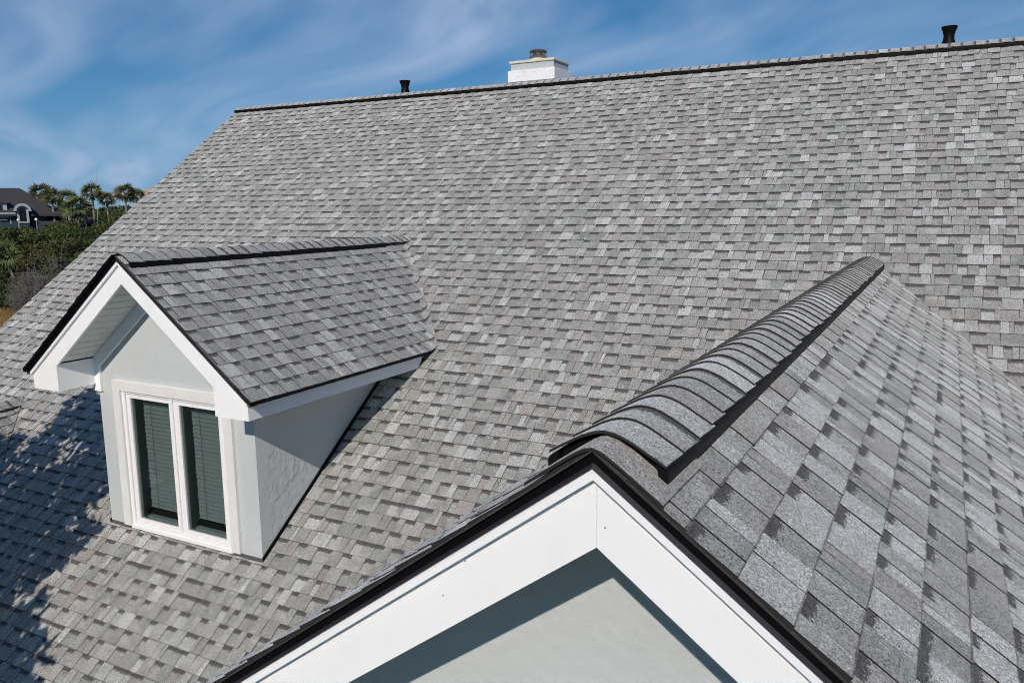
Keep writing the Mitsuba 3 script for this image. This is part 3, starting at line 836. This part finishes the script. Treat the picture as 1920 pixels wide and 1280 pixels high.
def palm(base, top, crown_r, r, label, group=None, fronds=34, skirt=True):
    t = thing('palm_tree', label, 'palm tree', group)
    base, top = np.array(base, float), np.array(top, float)
    H = top[2] - base[2]
    k = 9
    pts = [base + (top - base) * i / (k - 1) + np.array([0.25 * math.sin(i * 0.5), 0.15 * math.sin(i * .4), 0]) * (1 - i / (k - 1)) for i in range(k)]
    obj('trunk', tube_path(pts, np.linspace(0.17, 0.13, k), 10), 'palm_bark', t)
    V, F, UV = [], [], []
    nv = 0

    def tri(a, b, c, tone):
        nonlocal nv
        V.extend([a, b, c]); F.append([nv, nv + 1, nv + 2]); UV.extend([tone] * 3)
        nv += 3
    for i in range(fronds):
        az = i * 2.39996 + r.uniform(-.25, .25)
        el = math.asin(np.clip(0.98 - 1.55 * (i + 0.5) / fronds, -1, 1)) + r.uniform(-.12, .12)
        d = np.array([math.cos(az) * math.cos(el), math.sin(az) * math.cos(el), math.sin(el)])
        side = np.array([-math.sin(az), math.cos(az), 0])
        upv = np.cross(side, d)
        roll = r.uniform(-1.25, 1.25)
        side, upv = side * math.cos(roll) + upv * math.sin(roll), upv * math.cos(roll) - side * math.sin(roll)
        L = crown_r * r.uniform(0.32, 0.48)
        hub = top + d * L + np.array([0, 0, -0.06 * L])
        tone = [float(r.random()), float(r.random())]
        tri(top + side * .03, top - side * .03, hub, tone)
        nb = 9
        for j in range(nb):
            a = (j / (nb - 1) - 0.5) * 2.1
            dd = d * math.cos(a) + side * math.sin(a)
            bl = crown_r * r.uniform(0.58, 0.80) * (1 - 0.12 * abs(a))
            tipp = hub + dd * bl + np.array([0, 0, -0.16 * bl * r.uniform(.4, 1.5)])
            w = np.cross(dd, upv) * 0.036 * crown_r
            mid = hub + dd * bl * 0.45 + upv * 0.03
            tri(hub, mid + w, tipp, tone); tri(hub, tipp, mid - w, tone)
    for i in range(26 if skirt else 0):                 # dead fronds hanging under the crown
        az = r.uniform(0, 2 * math.pi)
        o = np.array([math.cos(az), math.sin(az), 0])
        q = top + o * crown_r * r.uniform(.12, .45) + [0, 0, -crown_r * r.uniform(.15, .75)]
        tri(top + [0, 0, -.1], q + np.cross(o, [0, 0, 1]) * .14, q - np.cross(o, [0, 0, 1]) * .14, [0.97, float(r.random())])
    obj('crown', trimesh.Trimesh(np.array(V), np.array(F), process=False), 'palm_leaf', t, uv=np.array(UV))
    return t


def ground_at(px, dist):
    p = at(px, 395, dist)
    return np.array([p[0], p[1], GZ])


R = np.random.default_rng(77)
# palms: pixel of the crown's heart, distance, crown radius
for (px, py, dist, cr, lab, grp) in (
        (77, 362, 132, 1.75, 'leftmost palm of the skyline, just right of the dark hip roof', None),
        (97, 368, 128, 1.6, 'palm beside the leftmost one, right behind the sloping hip of the dark roof', None),
        (126, 374, 124, 1.7, 'ragged palm in the middle of the skyline clump, left of the tall single palm', None),
        (143, 388, 112, 1.9, 'palm with a pale trunk standing before the skyline clump, low crown', None),
        (172, 360, 116, 1.45, 'tall slim palm with a full round crown standing clear above the trees', None),
        (158, 398, 126, 1.5, 'low palm crown tucked between the pale trunked palm and the tall slim palm', None),
        (200, 374, 140, 1.5, 'small far palm just right of the tall slim palm', None),
        (234, 362, 132, 1.75, 'palm with raised fronds above the trees near the roof edge', None),
        (256, 368, 138, 1.5, 'rightmost palm, half hidden behind the palm with raised fronds', None),
        (12, 478, 92, 1.9, 'yellow green palm with a pale trunk low at the left edge of the view', None)):
    top = at(px, py, dist)
    palm(ground_at(px, dist) + [0.2, 0.1, 0], top, cr * 1.0, R, lab, grp, fronds=34)

# broad trees and bushes: pixel column, pixel row of the top, distance, radius, material
TREES = [
    (262, 384, 112, 5.5, 'leaf_olive', 'broad olive green tree touching the roof edge under the rightmost palm'),
    (225, 392, 108, 5.2, 'leaf_olive', 'olive green oak with rusty top right of the tall slim palm'),
    (205, 420, 100, 4.6, 'leaf_dark', 'dark green oak below the tall slim palm'),
    (238, 425, 98, 4.6, 'leaf_dark', 'dark green oak against the roof edge in the middle of the thicket'),
    (180, 445, 96, 4.0, 'leaf_dark', 'deep green oak in the middle of the thicket'),
    (150, 425, 104, 3.6, 'leaf_dark', 'very dark tree at the foot of the pale trunked palm'),
    (122, 408, 112, 3.6, 'leaf_olive', 'olive tree in front of the low grey roof of the distant house'),
    (100, 416, 108, 3.6, 'leaf_olive', 'sunlit yellow green tree below the distant house'),
    (118, 448, 96, 4.0, 'leaf_rusty', 'rusty brown tree in the middle of the thicket'),
    (75, 424, 100, 3.8, 'leaf_olive', 'olive tree under the arched window of the distant house'),
    (45, 422, 104, 3.6, 'leaf_dark', 'dark tree below the left wing of the distant house'),
    (15, 424, 110, 3.6, 'leaf_dark', 'dark tree at the left edge behind the yellow green palm'),
    (60, 478, 92, 3.5, 'leaf_rusty', 'brownish bush left of the bare trunked tree'),
    (30, 490, 94, 3.2, 'leaf_dark', 'dark bush right of the yellow green palm'),
    (135, 478, 88, 3.2, 'leaf_dark', 'dark bush against the roof edge, lower middle'),
    (160, 470, 92, 3.0, 'leaf_rusty', 'reddish bush against the roof edge beside the deep green oak'),
    (105, 505, 84, 2.8, 'leaf_dark', 'dark bush above the dormer, right of the grey bare bush'),
    (85, 535, 80, 2.4, 'leaf_dark', 'low dark bush at the roof edge beside the grey bare bush'),
    (10, 530, 84, 2.3, 'leaf_dark', 'low dark bush at the left edge above the tan marsh grass'),
    (70, 553, 78, 1.5, 'leaf_olive', 'low yellow green shrub between the grey bare bush and the roof edge'),
    (20, 548, 80, 1.4, 'leaf_olive', 'low yellow green shrub above the tan marsh grass'),
    (54, 566, 76, 0.9, 'leaf_olive', 'low green shrub at the foot of the grey bare bush'),
]
for (px, py, dist, rad, mat, lab) in TREES:
    top = at(px, py, dist)
    b = ground_at(px, dist)
    h = max(1.2, top[2] - GZ)
    broad_tree('oak_tree' if rad > 3.3 else 'bush', b, h, rad, mat, R, lab, 'tree' if rad > 3.3 else 'bush', n=7000 if rad > 3.3 else 4200, leaf=0.15 if rad > 3 else 0.12, crown_low=0.05, clumps=20)


def bare(px, py, dist, rad, lab, mat, n=90):
    t = thing('bare_bush', lab, 'bare bush')
    b = ground_at(px, dist)
    h = at(px, py, dist)[2] - GZ
    ms = []
    for i in range(n):
        az, rr = R.uniform(0, 2 * math.pi), rad * math.sqrt(R.random())
        e = b + [rr * math.cos(az), rr * math.sin(az), h * R.uniform(0.45, 1.0) * (1 - 0.35 * (rr / rad) ** 2)]
        m1 = b + (e - b) * [0.35, 0.35, 0.5] + R.normal(size=3) * 0.15
        ms.append(tube_path([b + R.normal(size=3) * [.15, .15, 0], m1, e], [0.05, 0.03, 0.012], 4))
        for k in range(7):
            q0 = m1 + (e - m1) * R.random()
            ms.append(tube_path([q0, q0 + R.normal(size=3) * 0.35, q0 + R.normal(size=3) * 0.6 + [0, 0, .2]], [0.02, 0.013, 0.006], 3))
    obj('branches', cat(ms), mat, t)


bare(46, 500, 77, 1.75, 'grey leafless bush above the tan marsh grass', 'grey_twig', 190)
bare(98, 462, 86, 1.3, 'slender leafless tree with pale stems amid the dark thicket', 'grey_twig', 24)

# understorey and marsh grass
def scatter(px0, px1, d0, d1, n, h0, h1, leaf):
    P = []
    for i in range(n):
        d = R.uniform(d0, d1)
        q = ground_at(R.uniform(px0, px1), d)
        P.append(q + [0, 0, R.uniform(h0, h1)])
    return leaves(np.array(P), leaf, R)


v, f, uv = scatter(-160, 330, 84, 135, 22000, 0.0, 2.4, 0.20)
obj('undergrowth', (v, f), 'leaf_dark', uv=uv, label='dark undergrowth filling the thicket beneath the trees', cat='undergrowth', kind='stuff')
B = []
for i in range(16000):
    q = ground_at(R.uniform(-80, 90), R.uniform(62, 81))
    h = R.uniform(0.5, 1.1)
    a = R.uniform(0, 6.28)
    dx = np.array([math.cos(a), math.sin(a), 0]) * 0.035
    B.append([q - dx, q + dx, q + np.array([R.uniform(-.25, .25), R.uniform(-.25, .25), h])])
B = np.array(B).reshape(-1, 3)
obj('marsh_grass', (B, np.arange(len(B)).reshape(-1, 3)), 'straw', uv=np.repeat(R.random((len(B) // 3, 2)), 3, 0), label='tan marsh grass at the edge of the thicket', cat='grass', kind='stuff')
# far tree line on the horizon
P = []
for i in range(9000):
    px = R.uniform(-200, 420)
    d = R.uniform(520, 600)
    q = ground_at(px, d)
    hh = 8.0 + 3.2 * meshkit.noise(np.array([px * 0.03, 0.0, 0.0]), 4)
    P.append(q + [0, 0, R.uniform(0, hh)])
v, f, uv = leaves(np.array(P), 1.1, R)
obj('far_treeline', (v, f), 'leaf_dark', uv=uv, label='far dark tree line on the horizon between the palms', cat='treeline', kind='stuff')

# ---- distant house
dh = thing('distant_house', 'dark blue house with charcoal hip roof and arched window at the left edge', 'house')
scene['dh_roof'] = principled((0.050, 0.050, 0.055), 0.9, 0.2)
scene['dh_wall'] = principled((0.030, 0.052, 0.068), 0.8, 0.3)
scene['dh_trim'] = principled((0.34, 0.38, 0.43), 0.6, 0.3)
scene['dh_glass'] = principled((0.012, 0.014, 0.016), 0.08, 0.6)
D = 128.0
c0 = at(42, 400, D)
vx = RIGHT * [1, 1, 0]; vx /= np.linalg.norm(vx)
az = math.atan2(c0[0], c0[1])
ex = np.array([math.cos(az), -math.sin(az), 0.0])      # to the right as seen
ey = np.array([math.sin(az), math.cos(az), 0.0])       # away
FR = np.eye(4); FR[:3, 0] = ex; FR[:3, 1] = ey; FR[:3, 2] = [0, 0, 1]; FR[:3, 3] = [c0[0], c0[1], 0]
loc = lambda px, py: (np.array(at(px, py, D)) - [c0[0], c0[1], 0]) @ ex
zz = lambda py: at(42, py, D)[2]


def local(m):
    m.apply_transform(FR)
    return m


ez, rz = zz(398), zz(351)
xr = loc(92, 398)
obj('wall', local(bx(-16, xr - 0.5, 0, 10, GZ, ez)), 'dh_wall', dh)
xh = loc(36, 351)
A_ = [(-17, -0.7, ez), (xr + 1.9, -0.7, ez - 0.35), (xr + 1.9, 11, ez - 0.35), (-17, 11, ez), (-13, 5.2, rz), (xh, 5.2, rz), (-17, -0.7, ez - 0.25), (xr + 1.9, -0.7, ez - 0.6), (xr + 1.9, 11, ez - 0.6), (-17, 11, ez - .25)]
roofm = trimesh.Trimesh(np.array(A_, float), [[0, 1, 5], [0, 5, 4], [1, 2, 5], [2, 3, 4], [2, 4, 5], [3, 0, 4], [0, 6, 7], [0, 7, 1], [1, 7, 8], [1, 8, 2], [6, 9, 8], [6, 8, 7], [2, 8, 9], [2, 9, 3], [3, 9, 6], [3, 6, 0]], process=False)
obj('roof', local(roofm), 'dh_roof', dh)
# lower wing on the right
wz = zz(400)
obj('wing_roof', local(trimesh.Trimesh(np.array([[xr - 1.2, -1.6, zz(420)], [xr + 5.5, -1.6, zz(420)], [xr + 5.5, 6, zz(399)], [xr + 0.2, 6, zz(399)], [xr - 1.2, -1.6, zz(423)], [xr + 5.5, -1.6, zz(423)]], float), [[0, 1, 2], [0, 2, 3], [0, 4, 5], [0, 5, 1], [0, 3, 4]], process=False)), 'dh_roof', dh)
obj('wing_wall', local(bx(xr - 0.9, xr + 5.2, -1.2, 6, GZ, zz(423))), 'dh_wall', dh)
# arched window
aw = dh + '__arched_window'
xa0, xa1 = loc(31.5, 398), loc(53.5, 398)
xm, ra = (xa0 + xa1) / 2, (xa1 - xa0) / 2
zs, zbt = zz(396), zz(418)
arc = lambda r_, k=20: [(xm + r_ * math.cos(t), zs + r_ * math.sin(t)) for t in np.linspace(0, math.pi, k)]
outer, innr = arc(ra) + [(xm - ra, zbt), (xm + ra, zbt)], arc(ra - 0.28)
obj('frame', local(prism_y(Polygon(outer, [innr + [(xm - ra + .28, zbt + .2), (xm + ra - .28, zbt + .2)]]), -1.02, -0.95)), 'dh_trim', aw)
obj('bay_wall', local(bx(xm - ra + .05, xm + ra - .05, -0.85, -0.001, zbt - 3, zs)), 'dh_wall', aw)
obj('hood', local(prism_y(arc(ra + 0.35) + arc(ra + 0.02)[::-1], -1.6, 2.2)), 'dh_trim', aw)
obj('bay_top', local(prism_y(arc(ra + 0.01), -0.85, 2.2)), 'dh_trim', aw)
gw_, gh = [], []
cols = [xm - ra + .28, xm - ra * 0.30, xm + ra * 0.30, xm + ra - .28]
rows = [zbt + .2, zbt + .2 + (zs - zbt) * .42, zs - .1, zs + ra * 0.92]
ap = Polygon(innr + [(xm - ra + .28, zbt + .2), (xm + ra - .28, zbt + .2)])
for i in range(3):
    for j in range(3):
        cell = sbox(cols[i] + .05, rows[j] + .05, cols[i + 1] - .05, rows[j + 1] - .05).intersection(ap)
        if cell.geom_type == 'Polygon' and cell.area > .02:
            obj('pane', local(prism_y(list(cell.exterior.coords)[:-1], -0.99, -0.96)), 'dh_glass', aw)
# small dormer at the left edge and corner boards
xq0, xq1 = loc(-22, 380), loc(12, 380)
obj('shed_dormer', local(cat([bx(xq0, xq1, 0.2, 4.5, zz(397), zz(381))])), 'dh_trim', dh)
obj('shed_dormer_roof', local(bx(xq0 - .3, xq1 + .3, -0.1, 4.6, zz(380.8), zz(378.5))), 'dh_roof', dh)
obj('shed_window', local(bx(loc(-8, 390), loc(4, 390), 0.10, 0.19, zz(393), zz(384))), 'dh_glass', dh)
obj('corner_board', local(bx(loc(18, 405), loc(20, 405), -0.06, -0.005, zz(420), ez - 0.3)), 'dh_trim', dh)
obj('eave_board', local(bx(-16, loc(30, 398), -0.75, -0.705, ez - 0.22, ez + 0.0)), 'dh_trim', dh)
for (a, b, c, d_) in ((-3, 404, 16, 408), (-3, 411, 14, 412)):
    obj('porch_rail', local(bx(loc(a, b), loc(c, b), -0.30, -0.22, zz(d_), zz(b) if d_ - b < 2 else zz(b + 1.2))), 'dh_trim', dh)
# globe lamps by the house
scene['globe'] = principled((0.85, 0.86, 0.86), 0.25, 0.5)
for (px, py, where) in ((34.5, 412.5, 'left of the arched window'), (68, 411.5, 'right of the arched window')):
    t = thing('globe_lamp', f'white globe lamp on a post {where} of the distant house', 'lamp')
    c = at(px, py, 124)
    obj('globe', trimesh.creation.icosphere(2, 0.19), 'globe', t, smooth=True)
    k_ = [k for k in scene if k.startswith(t + '__globe')][0]
    g_ = trimesh.creation.icosphere(2, 0.19); g_.apply_translation(c)
    scene[k_] = mikit.ply(g_, 'globe', smooth=True)
    obj('post', trimesh.creation.cylinder(0.05, segment=[[c[0], c[1], GZ], [c[0], c[1], c[2] - 0.18]], sections=8), 'dh_trim', t)
# pale house whose roof corner shows beyond the main roof's edge
ph = thing('pale_house', 'pale house whose roof corner peeks past the shingle edge beside the rightmost palm', 'house')
scene['pale_wall'] = principled((0.62, 0.54, 0.46), 0.8, 0.2)
scene['pale_roof'] = principled((0.42, 0.29, 0.20), 0.8, 0.2)
D2 = 150.0
p0 = at(300, 365, D2)
az2 = math.atan2(p0[0], p0[1])
F2 = np.eye(4); F2[:3, 0] = [math.cos(az2), -math.sin(az2), 0]; F2[:3, 1] = [math.sin(az2), math.cos(az2), 0]; F2[:3, 3] = [p0[0], p0[1], 0]
z2 = lambda py: at(300, py, D2)[2]
for nm, mesh, mt in (('wall', bx(-2.9, 9, 0, 8, GZ, z2(363)), 'pale_wall'),
                     ('roof', trimesh.Trimesh(np.array([[-3.5, -.6, z2(364)], [9.5, -.6, z2(364)], [9.5, 8.6, z2(364)], [-3.5, 8.6, z2(364)], [0.2, 4, z2(343)], [6, 4, z2(343)], [-3.5, -.6, z2(367)], [9.5, -.6, z2(367)]], float), [[0, 1, 5], [0, 5, 4], [1, 2, 5], [2, 3, 4], [2, 4, 5], [3, 0, 4], [0, 6, 7], [0, 7, 1], [0, 3, 6]], process=False), 'pale_roof')):
    mesh.apply_transform(F2)
    obj(nm, mesh, mt, ph)
# thin radio mast
b = ground_at(180.5, 420)
tp = at(179.5, 308, 420)
obj('radio_mast', tube_path([b, (b + tp) / 2, tp], [0.14, 0.11, 0.07], 6), 'dh_trim', label='thin radio mast rising above the tall slim palm', cat='mast')

# ------------------------------------------------------------------ the tree whose shadow falls on the roof
S = SUN / np.linalg.norm(SUN)
st = thing('shade_tree', 'tall leafy tree whose dappled shadow falls on the roof left of the dormer', 'tree')
V, F, UV, nv = [], [], [], 0
spots = []                                              # crown clumps, each about 5 m towards the sun from the roof it shades
for (px, py) in ((-9.25, 5.95), (-8.75, 5.85), (-8.3, 5.55), (-9.3, 5.45), (-8.75, 5.2), (-8.2, 5.0), (-9.6, 5.0), (-9.0, 4.65), (-8.4, 4.5), (-7.95, 4.45), (-9.3, 4.2), (-8.7, 4.0), (-8.0, 3.9), (-7.55, 4.0), (-7.4, 3.65), (-8.3, 3.4), (-9.1, 3.5), (-10.0, 4.3), (-10.2, 3.6), (-7.6, 3.2), (-8.0, 3.0), (-8.9, 6.1), (-8.05, 5.3), (-7.75, 4.75), (-9.9, 5.35), (-9.0, 5.0), (-8.6, 4.75), (-7.2, 3.2), (-7.1, 3.75), (-7.9, 3.5), (-8.8, 3.0)):
    spots.append(np.array([px, py, plane_z(py)]) + S * R.uniform(2.6, 4.2))
spots = np.array(spots)
pts = []
for c in spots:
    q = R.normal(size=(175, 3)); q /= np.linalg.norm(q, axis=1, keepdims=True)
    q *= R.random((175, 1)) ** 0.5
    pts.append(c + q * [0.36, 0.50, 0.33])
v, f, uv = leaves(np.vstack(pts), 0.105, R)
ctr = spots.mean(0)
tb = np.array([ctr[0] - 0.3, ctr[1] - 0.2, GZ])
limb = [tube_path([tb, tb + [0.2, 0.1, 4.0], ctr - [0, 0, 1.6]], [0.24, 0.17, 0.10], 9)]
for c in spots:
    limb.append(tube_path([ctr - [0, 0, 1.6 + R.uniform(0, .8)], (ctr + c) / 2 - [0, 0, 0.4], c], [0.06, 0.035, 0.012], 5))
obj('trunk', cat(limb), 'bark', st)
obj('crown', (v, f), 'leaf_dark', st, uv=uv)
